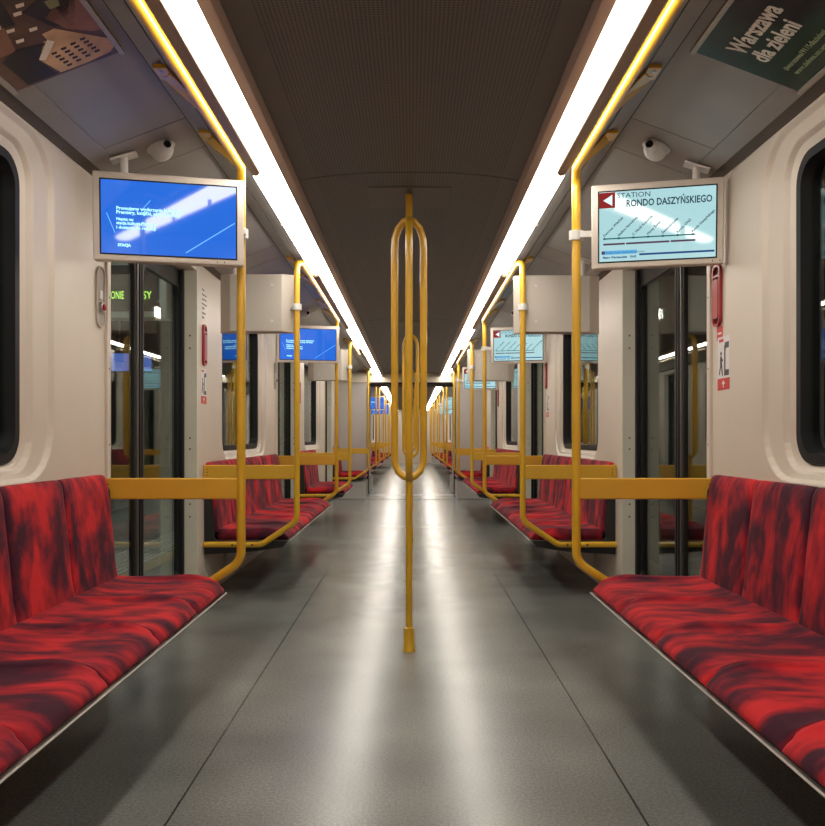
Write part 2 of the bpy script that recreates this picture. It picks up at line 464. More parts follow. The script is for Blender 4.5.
def make_ceiling(y0, y1, name, cuts):
    top = 2.42
    prof = [(0, 2.262), (.2, 2.258), (.36, 2.245), (.43, 2.236), (.50, 2.222)]
    out = prof+[(.50, top)]+[(-.50, top)]+[(-x, z) for x, z in reversed(prof[1:])]
    b = MB(); ys = [y0]+cuts+[y1]
    for a, c in zip(ys[:-1], ys[1:]): b.prism(out, a+.005, c-.005)
    struct(b.build(name, M['ceiling']))
    MB().prism([(-.495, 2.27), (.495, 2.27), (.495, 2.40), (-.495, 2.40)], y0, y1).build('ceiling_backing', M['gap'], bpy.data.objects[name])
make_ceiling(Y_BACK, Y_END, 'ceiling', [-.8, 3.76, 8.34, 12.92])
make_ceiling(Y2, Y2_END, 'ceiling_far', [17.6, 22.2, 26.8, 31.4])

tn = 40
def ceiling_sides(s, y0, y1, cuts):
    """channel beside the light and the sloping outer ceiling panels"""
    global tn
    b = MB(s)   # inner cheek of the light channel + channel roof
    b.prism([(.502, 2.215), (.508, 2.185), (.546, 2.183), (.546, 2.42), (.502, 2.42)], y0, y1)
    struct(b.build('trim_%d' % tn, M['channel'], bevel=.002)); tn += 1
    b = MB(s)
    b.prism([(.686, 2.215), (.700, 2.255), (.745, 2.262), (.790, 2.277), (.790, 2.42), (.55, 2.42), (.55, 2.215)], y0, y1)
    b.prism([(.796, 2.279), (.872, 2.308), (.874, 2.42), (.796, 2.42)], y0, y1)
    struct(b.build('trim_%d' % tn, M['slope'])); tn += 1
    b = MB(s)
    b.prism([(.786, 2.335), (1.47, 2.335), (1.47, 2.42), (.786, 2.42)], y0, y1)
    b.prism([(.87, 2.352), (1.35, 2.192), (1.47, 2.17), (1.47, 2.42), (.87, 2.42)], y0, y1)
    struct(b.build('trim_%d' % tn, M['gap'])); tn += 1
    b = MB(s); ys = [y0]+cuts+[y1]
    for a, c in zip(ys[:-1], ys[1:]):
        b.prism([(.886, 2.338), (1.222, 2.210), (1.222, 2.236), (.886, 2.362)], a+.0025, c-.0025)
    b.prism([(.886, 2.338), (.8815, 2.326), (.8785, 2.340), (.884, 2.362)], y0, y1)
    struct(b.build('trim_%d' % tn, M['slope'])); tn += 1
    b = MB(s)
    b.prism([(1.225, 2.206), (1.300, 2.180), (1.310, 2.20), (1.225, 2.235)], y0, y1)
    struct(b.build('trim_%d' % tn, M['slope'])); tn += 1
    # recessed dark seam above the wall
cuts1 = [.55, .87, 3.31, 3.63, 5.50, 5.82, 7.92, 8.24, 10.08, 10.40, 12.5, 12.82, 14.3]
for s in (-1, 1):
    ceiling_sides(s, Y_BACK, Y_END, cuts1)
    ceiling_sides(s, Y2, Y2_END, [16.8, 17.1, 19.1, 19.4, 21.5, 21.8, 23.7, 24, 26.1, 26.4, 28.3, 28.6, 30.7, 31, 32.8])
    for y0, y1 in ((Y_BACK, Y_END), (Y2, Y2_END)):
        struct(MB(s).prism([(1.302, 2.186), (1.352, 2.172), (1.47, 2.188), (1.47, 2.42), (1.302, 2.42)], y0, y1).build('trim_%d' % tn, M['cornice'])); tn += 1

# ceiling hatches around the central poles
CP = [4.07, 8.65, 13.23, 18.1, 22.7, 27.3, 31.9]
for k, y in enumerate(CP[:3]):
    hb = MB().prism([(-.205, 2.2545), (.205, 2.2545), (.205, 2.262), (-.205, 2.262)], y-.10, y+.26)
    h = hb.build('ceiling_hatch', M['ceiling_plain'], bevel=.004)
    tag(h, 'flat dark ceiling hatch around the %s yellow loop pole' % ['nearest', 'middle', 'far'][k], 'hatch', 'ceiling hatches')

# end walls of the shell
struct(MB().box(-1.5, 1.5, Y_BACK-.06, Y_BACK, 0, 2.42).build('wall_back', M['wall']))
struct(MB().box(-1.5, 1.5, Y2_END, Y2_END+.06, 0, 2.42).build('wall_end', M['wall']))

# gangway partitions
def partition(y0, y1, name):
    b = MB()
    for s in (-1, 1):
        b.prism([(s*.80, 0), (s*1.5, 0), (s*1.5, 2.42), (s*.80, 2.42)], y0, y1)
    b.prism([(-.80, 2.06), (.80, 2.06), (.80, 2.42), (-.80, 2.42)], y0, y1)
    return struct(b.build(name, M['partition'], bevel=.004))
partition(Y_END, Y_END+.06, 'wall_gangway_near')
partition(Y2-.06, Y2, 'wall_gangway_far')
struct(MB().prism([(-1.35, 2.075), (1.35, 2.075), (1.35, 2.175), (.9, 2.26), (.5, 2.225), (0, 2.262), (-.5, 2.225), (-.9, 2.26), (-1.35, 2.175)], Y_END-.035, Y_END-.0005).build('trim_70', M['header'], bevel=.003))
g = MB()
for s in (-1, 1):
    for k in range(10):
        y = Y_END+.08+k*.088
        g.prism([(s*.86, 0), (s*.90, 0), (s*.90, 2.10), (s*.86, 2.10)], y, y+.05)
    g.box(min(s*.895, s*.93), max(s*.895, s*.93), Y_END+.06, Y2-.06, 0, 2.12)
g.box(-.93, .93, Y_END+.06, Y2-.06, 2.05, 2.12)
struct(g.build('wall_gangway_bellows', M['bellows']))
g = MB()
for s in (-1, 1):
    g.tube(fillet([(s*.80, Y_END-.012, 0.02), (s*.80, Y_END-.012, 1.99), (s*.73, Y_END-.012, 2.06), (0, Y_END-.012, 2.06)], .05), .018, 8)
struct(g.build('trim_71', M['rubber'], smooth=True))

# ------------------------------------------------------------------ ceiling lights
lt_protos = {}
def light_segment(s, y0, y1, label):
    ln = y1-y0
    key = (s, round(ln, 3))
    if key not in lt_protos:
        r = empty('ceiling_light', (0, 0, 0))
        MB(s).prism([(.548, 2.190), (.575, 2.178), (.65, 2.178), (.680, 2.196), (.683, 2.213), (.548, 2.213)], .006, ln-.006).build('diffuser', M['light'], r)
        MB(s).box(.548, .681, -.003, .003, 2.180, 2.213).build('joint_bracket', M['lightframe'], r)
        lt_protos[key] = r
    else: r = copy_tree(lt_protos[key])
    r.location = (0, y0, 0); tag(r, label, 'ceiling light', 'long ceiling light strips'); return r
js = [-1.45, -1.41+0, 1.49, 4.39, 7.29, 10.19, 13.09, 15.13]
ordn = ['first', 'second', 'third', 'fourth', 'fifth', 'sixth', 'seventh', 'eighth']
for s in (-1, 1):
    for k in range(1, 7):
        light_segment(s, js[k], js[k+1], 'long white ceiling light strip on the %s, %s one counted from the near end' % (SIDE[s], ordn[k-1]))
    for k in range(6):
        light_segment(s, 16.3+k*2.95, 16.3+(k+1)*2.95, 'distant white ceiling light strip on the %s, %s beyond the gangway' % (SIDE[s], ordn[k]))

# bronze rails under the lights above each bench
def light_bar(s, y0, y1, label):
    b = MB(s)
    pr = [(.606, 2.116), (.635, 2.116), (.640, 2.121), (.640, 2.133), (.635, 2.138), (.606, 2.138), (.601, 2.133), (.601, 2.121)]
    loops = []
    n = 5
    for k in range(n+1):
        a = PI/2*k/n; w = .12+.88*math.sin(a)
        loops.append([(.6205+(x-.6205)*w, y0+.03*(1-math.cos(a)), z) for x, z in pr])
    for k in range(n+1):
        a = PI/2*(1-k/n); w = .12+.88*math.sin(a)
        loops.append([(.6205+(x-.6205)*w, y1-.03*(1-math.cos(a)), z) for x, z in pr])
    b.rings(loops)
    o = b.build('light_rail', M['bar'], None, smooth=True)
    y = y0+.3
    while y < y1-.1:
        MB(s).box(.612, .626, y, y+.03, 2.134, 2.185).build('rail_hanger', M['bar'], o); y += 1.1
    tag(o, label, 'rail', 'bronze rails under the light strips')

# ------------------------------------------------------------------ benches
def cushion_mesh(s, base, bulge, width, name, m, nrm_flip=1, n_exp=5, fade=2, wfun=lambda p: 1, plan=0):
    """base: (x,z) outline from the rear of the upholstered face round to the underside; crowned across its width"""
    pts = [Vector((p[0], p[1])) for p in base]
    dense = []
    for i in range(len(pts)-1):
        k = max(1, int((pts[i+1]-pts[i]).length/.035))
        for j in range(k): dense.append(pts[i].lerp(pts[i+1], j/k))
    dense.append(pts[-1]); n = len(dense)
    b = MB(s); nw = 20; grid = []
    cx = sum(p.x for p in dense)/n; cz = sum(p.y for p in dense)/n
    for j in range(nw+1):
        t = -1+2*j/nw
        t = math.copysign(abs(t)**.5, t)
        c = (max(0, 1-abs(t)**n_exp))**.55
        row = []
        for i, p in enumerate(dense):
            a = dense[max(0, i-1)]; q = dense[min(n-1, i+1)]
            d = (q-a).normalized(); nn = Vector((-d.y, d.x))*nrm_flip
            e = min(1, i/3, (n-1-i)/fade)
            off = -bulge*(1-c)*e*wfun(p)
            c2 = 1-max(0, 1-abs(t)**3)**.5
            g = plan*c2*max(0, min(1, (.96-p.x)/.13))*max(0, min(1, (p.y-.380)/.030))
            row.append((p.x+nn.x*off+g, width/2*t, p.y+nn.y*off-g*.28))
        grid.append(row)
    vs = [[b.v(*p) for p in r] for r in grid]
    for j in range(nw):
        for i in range(n-1): b.f([vs[j][i], vs[j+1][i], vs[j+1][i+1], vs[j][i+1]])
        b.f([vs[j][n-1], vs[j+1][n-1], vs[j+1][0], vs[j][0]])
    b.f(vs[0]); b.f(vs[-1][::-1])
    return b.build(name, m, None, smooth='all')

# seat outline: rear -> nose -> underside
seat_o = [(1.275, .450), (1.20, .436), (1.08, .430), (.97, .431), (.89, .434), (.846, .432), (.818, .425), (.801, .412), (.794, .399), (.796, .387), (.806, .379), (.835, .376), (1.27, .376)]
back_o = [(1.262, .425), (1.268, .50), (1.277, .61), (1.288, .72), (1.299, .81), (1.307, .852), (1.318, .880), (1.332, .892), (1.346, .890), (1.3535, .877), (1.3535, .425)]
def smooth_outline(o, it=2, closed=False):
    for _ in range(it):
        q = [o[0]]
        for a, c in zip(o[:-1], o[1:]):
            q += [(a[0]*.75+c[0]*.25, a[1]*.75+c[1]*.25), (a[0]*.25+c[0]*.75, a[1]*.25+c[1]*.75)]
        q.append(o[-1]); o = q
    return o

proto_seat = {}; proto_back = {}
for s in (-1, 1):
    proto_seat[s] = cushion_mesh(s, smooth_outline(seat_o, 1), .026, SP-.004, 'seat_cushion', M['seat'], 1, 7, 2, lambda p: max(0, min(1, (p.y-.380)/.035))*(1 if p.x < .95 else max(.45, 1-(p.x-.95)*2)), .046)
    proto_back[s] = cushion_mesh(s, smooth_outline(back_o, 1), .012, SP-.001, 'backrest_cushion', M['back'], 1, 7, 7, lambda p: 1 if p.y < .80 else max(.3, 1-(p.y-.80)*8))

def make_bench(s, n, boxed=False):
    r = empty('bench', (0, 0, 0))
    L = n*SP
    for k in range(n):
        for pr in (proto_seat[s], proto_back[s]):
            o = pr.copy(); C.objects.link(o); o.parent = r; o.location = (0, SP*(k+.5), 0)
    # thin grey tray under the cushions, black shell below and behind
    MB(s).prism([(.796, .3685), (.791, .3735), (.794, .377), (.816, .374), (1.30, .374), (1.30, .3685)], .0, L).build('seat_tray', M['frame'], r)
    MB(s).prism([(.836, .333), (.811, .365), (1.352, .365), (1.352, .300), (1.05, .315)], .0, L).build('seat_shell', M['shell'], r, bevel=.004)
    for y0, y1 in ((-.018, -.001), (L+.001, L+.018)):
        b = MB(s).prism([(.832, .330), (.806, .372), (1.270, .374), (1.285, .39), (1.308, .82), (1.322, .848), (1.3548, .848), (1.3548, .282), (1.05, .300)], y0, y1)
        b.build('end_panel', M['shell'], r, bevel=.003)
    for y in ([.22] if n < 3 else [.6, L-.6] if n > 4 else [.3, L-.3]):
        MB(s).prism([(.86, .345), (.90, .338), (1.3548, .20), (1.3548, .10), (1.30, .10), (1.22, .17), (.86, .325)], y-.02, y+.02).build('bracket', M['white_plastic'], r, bevel=.003)
    if boxed:
        MB(s).box(.80, 1.353, .0, L, .0, .298).build('equipment_box', M['partition'], r, bevel=.004)
    return r

def make_handrail(s, L, near=True, far=True):
    """L = bench length; poles stand just outside the bench ends"""
    r = empty('handrail', (0, 0, 0))
    px = .74; rx = .722; zt = 2.215; R = .0195
    yn, yf = -.043, L+.043
    ends = ([yn] if near else [])+([yf] if far else [])
    for y in ends:
        d = -1 if y == yn else 1
        path = [(px*s, y, zt-.12)] if False else []
        pts = fillet([(1.352*s, y, .352), (.97*s, y, .352), (px*s, y, .505), (px*s, y, 2.10)], .085)
        MB().tube(pts, R, 16).build('pole', M['yellow'], r, smooth=True)
        b = MB(s).box(.745, 1.353, y-.011, y+.011, .780, .873); b.build('divider_panel', M['yellow_panel'], r, bevel=.006)
        b = MB(s)
        for x in (1.315, 1.318):
            pass
        for z in (.806, .826, .846): b.lathe((1.325, y-.0112, z), [(.004, -.001), (.004, .001)], axis=1, seg=8)
        b.build('screw_head', M['ink'], r)
        b = MB(s)
        for x in (1.16, 1.03): b.lathe((x, y-R-.0005, .352), [(.007, -.001), (.007, .002)], axis=1, seg=10)
        b.build('bolt_head', M['ink'], r)
    # overhead rail joining the poles
    a = [(px*s, yn, 2.095), (px*s, yn, zt-.02), (rx*s, yn+.09, zt+.005)] if near else [(rx*s, -.1, zt+.005)]
    c = [(rx*s, yf-.09, zt+.005), (px*s, yf, zt-.02), (px*s, yf, 2.095)] if far else [(rx*s, L+.02, zt+.005)]
    MB().tube(fillet(a+c, .05), R, 14).build('overhead_rail', M['yellow'], r, smooth=True)
    # flat ceiling brackets
    ys = []
    if far: ys += [yf-.28, yf-.86]
    if near: ys += [yn+.28, yn+.86]
    for y in ys:
        if L < 1.2 and abs(y-L/2) > L/2: continue
        b = MB(s)
        b.prism_x([(y-.05, 0), (y+.05, 0), (y+.05, .006), (y-.05, .006)], 0, .0)if False else None
        # arm: tapered flat strap from the rail up and outward to the ceiling
        vs = []
        A0 = Vector((rx+.004, y+.26, zt+.018)); A1 = Vector((.815, y+.0, 2.276))
        w0, w1 = Vector((.016, .012, 0)), Vector((.024, .030, .006))
        up = Vector((0, 0, .006))
        loops = [[tuple(A+q*w+t*up) for q, t in ((-1, -1), (1, -1), (1, 1), (-1, 1))] for A, w in ((A0, w0), (A0.lerp(A1, .5), w0), (A1, w1))]
        b.rings(loops)
        b.box(.795, .842, y-.060, y+.035, 2.271, 2.287)
        o = b.build('ceiling_bracket', M['yellow'], r, bevel=.003)
        for yy in (y-.035, y+.01): MB(s).lathe((.822, yy, 2.2715), [(.006, -.003), (.006, .002)], axis=2, seg=8).build('bracket_bolt', M['steel'], o)
    return r

def place(proto, y, label, cat, group, used=set()):
    o = proto
    if id(proto) in used: o = copy_tree(proto)
    used.add(id(proto)); o.location = (0, y, 0); return tag(o, label, cat, group)

GB, GH = 'red benches along the carriage sides', 'yellow handrail frames around the benches'
for s in (-1, 1):
    S = SIDE[s]; O = SIDE[-s]
    b6 = make_bench(s, 6); h6 = make_handrail(s, BL)
    hA = make_handrail(s, BL)
    place(b6, B_near, 'nearest red upholstered bench on the %s, cut off by the picture edge' % S, 'bench', GB)
    place(b6, B2, 'red upholstered bench on the %s just past the first door' % S, 'bench', GB)
    place(hA, B_near, 'nearest yellow handrail frame on the %s, at the end of the front bench' % S, 'handrail', GH)
    place(h6, B2, 'yellow handrail frame on the %s around the bench past the first door' % S, 'handrail', GH)
    if s == 1:
        place(b6, B3, 'red bench on the right past the second door, third from the front', 'bench', GB)
        place(h6, B3, 'yellow handrail frame on the right around the bench past the second door', 'handrail', GH)
    else:
        place(make_bench(s, 3), B3, 'short three-seat red bench on the left past the second door', 'bench', GB)
        place(make_handrail(s, 3*SP, True, False), B3, 'yellow handrail frame on the left at the short three-seat bench', 'handrail', GH)
    b2 = make_bench(s, 2, True); h2 = make_handrail(s, 2*SP, True, False)
    place(b2, B4, 'small red bench on a grey box before the gangway on the %s' % S, 'bench', GB)
    place(h2, B4, 'yellow handrail frame on the %s right before the gangway wall' % S, 'handrail', GH)
    # next carriage
    place(b2, 16.3, 'small red bench just behind the gangway in the next carriage, %s side' % S, 'bench', GB)
    place(make_handrail(s, 2*SP, False, True), 16.3, 'yellow handrail frame just behind the gangway in the next carriage, %s side' % S, 'handrail', GH)
    for k, y in enumerate((19.05, 23.63, 28.21)):
        place(b6, y, 'distant red bench in the next carriage on the %s, %s long one' % (S, ordn[k]), 'bench', GB)
        place(h6, y, 'distant yellow handrail frame in the next carriage on the %s, around the %s long bench' % (S, ordn[k]), 'handrail', GH)
    place(b2, 32.85, 'farthest small red bench at the very end on the %s' % S, 'bench', GB)
    place(h2, 32.85, 'farthest yellow handrail frame at the very end on the %s' % S, 'handrail', GH)
    light_bar(s, B_near+.2, 3.36, 'nearest long bronze rail below the %s light strip, rounded at its far tip' % S)
    light_bar(s, 5.45, 8.12, 'second long bronze rail below the %s light strip, above the second bench' % S)
    light_bar(s, 10.0, 12.68, 'third long bronze rail below the %s light strip, before the gangway' % S)
for pr in (proto_seat, proto_back):
    for s in pr: bpy.data.objects.remove(pr[s])

# ------------------------------------------------------------------ central looped poles
def central_pole():
    r = empty('loop_pole', (0, 0, 0))
    MB().tube([(0, 0, .02), (0, 0, .86)], .0165, 16).build('lower_post', M['yellow'], r, smooth=True)
    MB().lathe((0, 0, 0), [(.031, 0), (.031, .012), (.028, .016), (.026, .10), (.024, .115), (.017, .118)]).build('foot_sleeve', M['yellow'], r, smooth=True)
    MB().tube([(0, 0, 2.10), (0, 0, 2.2515)], .0165, 16).build('upper_post', M['yellow'], r, smooth=True)
    for a in (-PI/2, PI/6, 5*PI/6):
        R = .083; zt, zb = 2.125, .862
        pts = [(0, zt), (R*.35, zt-.004), (R*.75, zt-.035), (R*.97, zt-.085), (R, zt-.14)]
        pts = pts+[(R, z) for z in (1.8, 1.5, 1.2)]+[(R, zb+.09), (R*.97, zb+.06), (R*.75, zb+.022), (R*.35, zb-.004), (0, zb-.012)]
        p3 = [(math.cos(a)*p, math.sin(a)*p, z) for p, z in pts]
        MB().tube(p3, .0178, 14).build('grab_loop', M['yellow'], r, smooth=True)
    return r
cpl = ['nearest tall yellow pole with three grab loops standing mid aisle', 'second yellow looped pole mid aisle, seen behind the nearest one',
       'third yellow looped pole mid aisle, last before the gangway'] + ['distant yellow looped pole mid aisle of the next carriage, %s beyond gangway' % o for o in ordn[:4]]
pp = central_pole()
for k, y in enumerate(CP):
    o = pp if k == 0 else copy_tree(pp)
    o.location = (0, y, 0); tag(o, cpl[k], 'pole', 'yellow looped poles along the aisle')

# ------------------------------------------------------------------ hanging screens
SD = .07
def screen_unit(s, kind, back=False, SW=.62, SH=.37):
    """origin: pole side lower corner of the front face; x grows toward the wall, front faces -y"""
    r = empty('information_screen', (0, 0, 0))
    b = MB(); b.box(0, SW, 0, SD, 0, SH) if not back else None
    if not back:
        hs = b.build('housing', M['silver'], r, bevel=.007, seg=3)
        F = frame_matrix((.033, -.0010, .030), (1, 0, 0), (0, 0, 1))       # u,v on the display, normal -y
        W, H = SW-.066, SH-.064
        plate(rect(-.006, W+.006, -.006, H+.006), M['rubber'], 'bezel', r, F, -.0014, .0002)
        face = plate(rect(0, W, 0, H), M['blue_screen' if kind == 'blue' else 'cyan_screen'], 'display', r, F, .0002, .0012)
        f = None
        def T(body, size, u, v, m, **k):
            uu = u if s == 1 else W-u
            right = (1, 0, 0)
            return body, size, u, v, m, k
        return r, F, W, H
    # plain grey back: bulged sheet with chamfered sides
    b.rings([[(x, y, z) for x, z in ((i0, j0), (SW-i0, j0), (SW-i0, SH-j0), (i0, SH-j0))] for i0, j0, y in ((0, 0, SD), (0, 0, .045), (.075, .006, -.012+.0))])
    b.build('housing', M['box'], r, bevel=.004)
    q = MB()
    for x in (.14, SW-.14):
        for z in (.075, SH-.075): q.lathe((x, -.0145, z), [(.0085, -.001), (.0085, .004)], axis=1, seg=12)
    q.build('cover_screw', M['white_plastic'], r)
    return r, None, 0, 0

def mount_parts(r, s, pole_x, arm_z, stem_x, stem_top, stem_y=.035):
    """arm + clamp to the pole and a stem with plate up to the ceiling (local frame, x toward wall)"""
    pass

def add_unit(s, kind, ypole, back, label, yaw, SW, SH, x_in, dy, z0):
    r, F, W, H = screen_unit(s, kind, back, SW, SH)
    yb = ypole+dy
    # matrix from local (x toward wall) to world
    a = yaw; tilt = Matrix.Rotation(0 if back else .08, 4, 'X')
    if s == 1:
        R = Matrix.Rotation(-a, 4, 'Z') @ tilt; Tm = Matrix.Translation((x_in, yb, z0))
        base = Tm @ R
        lx = lambda u: u
    else:
        R = Matrix.Rotation(a, 4, 'Z') @ tilt; Tm = Matrix.Translation((-x_in, yb, z0))
        base = Tm @ R @ Matrix.Translation((-SW, 0, 0))
        lx = lambda u: SW-u
    if not back:
        tf = lambda u, v: (.033+u, -.0024, .030+v)
        RT, UP = (1, 0, 0), (0, 0, 1)
        if kind == 'blue':
            def ln(body, fx, fy, sz, bold=.0006): text(body, sz, tf(fx*W, fy*H), RT, UP, M['cyan_text'], r, bold=bold, depth=.0002)
            ln('Promujemy wydarzenia kulturalne', .11, .60, .0195); ln('Premiery, książki, płyty lub filmy', .11, .545, .0195)
            ln('Napisz na:', .11, .455, .0165); ln('stacja.kultura@metro', .11, .40, .018); ln('i dostarcz do redakcji', .11, .34, .018)
            ln('STACJA', .12, .10, .015, .001)
            for (u0, v0, u1, v1, w) in ((.62, .05, .99, .50, .004), (.30, .62, .36, .75, .003), (.04, .55, .10, .28, .003)):
                P = Vector((u0*W, v0*H)); Q = Vector((u1*W, v1*H)); d = (Q-P).normalized(); nn = Vector((-d.y, d.x))*w/2
                plate([tuple(P-nn), tuple(Q-nn), tuple(Q+nn), tuple(P+nn)], M['blue_light'], 'light_stripe', r, F, .0012, .0015)
        else:
            plate(rect(0, .14*W, .77*H, H*.995), M['screen_red'], 'red_square', r, F, .0012, .0015)
            plate([(.035*W, .88*H), (.115*W, .96*H), (.115*W, .80*H)], M['screen_white'], 'white_arrow', r, F, .0015, .0018)
            text('STATION', .030, tf(.155*W, .905*H), RT, UP, M['screen_ink'], r, depth=.0002, sx=1.12)
            text('RONDO DASZYŃSKIEGO', .041, tf(.235*W, .775*H), RT, UP, M['screen_ink'], r, depth=.0002, bold=.0009, sx=.755)
            st = ['Dworzec Wileński', 'Stadion Narodowy', 'C. Nauki Kopernik', 'Nowy Świat', 'Świętokrzyska', 'Rondo ONZ', 'Rondo Daszyńskiego']
            for k, nm in enumerate(st):
                u = .045*W+k*.127*W
                text(nm, .0145, (tf(u, .355*H)[0], -.0024, tf(u, .355*H)[2]), (.72, 0, .69), (-.69, 0, .72), M['screen_ink'], r, depth=.0002, bold=.0003)
                plate(rect(u-.004, u+.004, .315*H, .345*H), M['screen_green'], 'station_mark', r, F, .0015, .0018)
            plate(rect(.035*W, .83*W, .32*H, .338*H), M['screen_green'], 'route_line', r, F, .0012, .0015)
            for u0, u1 in ((.035, .225), (.235, .61), (.62, .83)):
                plate(rect(u0*W, u1*W, .235*H, .262*H), M['screen_plum'], 'route_bar', r, F, .0012, .0015)
            plate(rect(.02*W, .33*W, .10*H, .155*H), M['screen_blue'], 'blue_bar', r, F, .0012, .0015)
            plate(rect(.02*W, .05*W, .105*H, .15*H), M['screen_plum'], 'bar_symbol', r, F, .0015, .0018)
            text('II linia metra: kierunek zachodni', .0125, tf(.06*W, .112*H), RT, UP, M['screen_navy'], r, depth=.0002)
            text('Metro Warszawskie   10:42', .0125, tf(.03*W, .045*H), RT, UP, M['screen_navy'], r, depth=.0002, bold=.0005)
            plate(rect(.35*W, .99*W, .07*H, .098*H), M['screen_navy'], 'ticker_bar', r, F, .0012, .0015)
        for x in ((.50, .53)): MB().lathe((x, -.0003, .013), [(.003, -.001), (.003, .002)], axis=1, seg=8).build('button', M['ink'], r)
    # arm to the pole, clamp ring
    ax0 = lx(.01); arm_z = SH*.43
    pole_local = base.inverted() @ Vector((s*.74, ypole, z0+arm_z))
    b = MB(); x0, x1 = sorted((pole_local.x, lx(.02))); inside = 0 < pole_local.x < SW
    if inside: b.box(pole_local.x-.02, pole_local.x+.02, *sorted((pole_local.y, SD*.6)), arm_z-.014, arm_z+.014)
    else: b.box(x0, x1, .006, .036, arm_z-.014, arm_z+.014)
    b.build('pole_arm', M['white_plastic'], r, bevel=.003)
    MB().lathe((pole_local.x, pole_local.y, arm_z), [(.0205, -.02), (.031, -.02), (.031, .02), (.0205, .02)]).build('pole_clamp', M['white_plastic'], r, smooth=True)
    # stem to the sloping ceiling
    u_st = SW*.80
    top = base.inverted() @ Vector((0, 0, 2.205))
    xs = lx(u_st); yst = SD/2
    wpt = base @ Vector((xs, yst, 0))
    zc = 2.338-(abs(wpt.x)-.886)*(.128/.336)
    st = MB().lathe((xs, yst, SH-.002), [(.016, 0), (.016, zc-z0-SH-.004)], seg=16).build('ceiling_stem', M['white_plastic'], r, smooth=True)
    pb = MB(); ang = -s*math.atan(.128/.336)
    F2 = Matrix.Translation((xs, yst, zc-z0-.006)) @ Matrix.Rotation(-ang, 4, 'Y')
    pb.box(-.055, .055, -.045, .045, -.004, .004)
    pb.build('ceiling_plate', M['white_plastic'], r, bevel=.002, M4=F2 if s == 1 else F2)
    # re-base: root carries the transform
    r.matrix_world = base
    bpy.context.view_layer.update()
    tag(r, label, 'screen', 'hanging information screens'); return r

PAR = {(-1, 0): (.226, .610, .362, .708, -.100, 1.787), (1, 0): (.235, .545, .360, .800, -.035, 1.787),
       (-1, 1): (.0, .49, .385, .762, .0, 1.742), (1, 1): (.0, .57, .385, .690, .036, 1.742)}
units = []
for s in (-1, 1):
    S = SIDE[s]; k = 'blue' if s == -1 else 'route'
    what = 'blue text picture' if s == -1 else 'pale route map'
    A = add_unit(s, k, 3.643, False, 'large hanging screen on the %s nearest pole showing a %s' % (S, what), *PAR[(s, 0)])
    units.append(A)
    Bx = add_unit(s, k, 5.407, True, 'plain grey back of the hanging screen on the %s second pole' % S, *PAR[(s, 1)])
    # copies further along
    def cp(src, dy, label):
        o = copy_tree(src); o.location.y += dy; tag(o, label, 'screen', 'hanging information screens')
    cp(A, 8.253-3.643, 'smaller hanging screen on the %s third pole showing a %s' % (S, what))
    cp(Bx, 9.987-5.407, 'plain grey back of the hanging screen on the %s fourth pole' % S)
    if s == 1: cp(A, 12.833-3.643, 'third hanging screen on the right, route map partly behind a grey screen back')
    for j, y in enumerate((21.85, 26.43)):
        cp(A, y-3.643, 'tiny distant hanging screen in the next carriage on the %s, %s beyond gangway' % (S, ordn[j]))

# ------------------------------------------------------------------ security cameras
def cam_dome(s):
    r = empty('security_camera', (0, 0, 0))
    # body: flattened teardrop on a base disc (local +z away from the ceiling)
    b = MB(); loops = []
    for k in range(9):
        t = k/8; z = .048*t; rr = (1-t**2.4)**.5 if t < 1 else .02
        rr = max(rr, .03)
        loops.append([(.040*rr*math.cos(a)*(1.0), .062*rr*math.sin(a)-.010*t, z) for a in [2*PI*j/24 for j in range(24)]])
    b.rings(loops); b.build('body', M['white_plastic'], r, smooth='all')
    h = MB().lathe((0, -.040, .026), [(.001, -.034), (.014, -.033), (.022, -.024), (.024, -.008), (.022, .012), (.01, .02)], axis=1)
    hh = h.build('lens_hood', M['white_plastic'], r, smooth=True)
    MB().lathe((0, -.0746, .026), [(.004, -.0035), (.0125, -.002), (.0135, .003)], axis=1).build('lens', M['lens'], r, smooth=True)
    MB().lathe((.0, .0, 0), [(.05, -.001), (.05, .003), (.045, .006)]).build('base_plate', M['white_plastic'], r, smooth=True)
    return r
n_s = Vector((.356, 0, .9345))
pc = cam_dome(1)
k = 0
for s in (-1, 1):
    for y, lab in ((3.48, 'white dome security camera on the %s ceiling slope above the nearest screen'), (8.08, 'small white dome security camera on the %s ceiling slope above the second screen')):
        o = pc if k == 0 else copy_tree(pc); k += 1
        x = 1.045; z = 2.338-(x-.886)*(.128/.336)-.001
        o.location = (s*x, y, z); o.scale = (1.2, 1.2, 1.2)
        # local z -> downwards normal of slope
        nz = Vector((-s*.356, 0, -.9345)); yy = Vector((0, 1, 0)); xx = yy.cross(nz)
        rot = Matrix((xx, yy, nz)).transposed()
        o.rotation_euler = (rot @ Matrix.Rotation(.5*s, 3, 'Z')).to_euler()
        tag(o, lab % SIDE[s], 'security camera', 'dome security cameras')

# ------------------------------------------------------------------ posters on the ceiling slopes
def slope_frame(s, y_far):
    """u toward the camera (decreasing y) on the right, v = up the slope (toward the aisle)"""
    lo = Vector((s*1.276, 0, 2.338-(1.276-.886)*.381-.002)); hi = Vector((s*.94, 0, 2.338-(.94-.886)*.381-.002))
    up = (hi-lo).normalized(); H = (hi-lo).length
    if s == 1: return frame_matrix((lo.x, y_far, lo.z), (0, -1, 0), up), H
    return frame_matrix((lo.x, y_far, lo.z), (0, 1, 0), up), H
F, H = slope_frame(1, 2.69)
W = .95
r = empty('poster', (0, 0, 0), 'dark green poster with cream lettering on the right ceiling slope', 'poster')
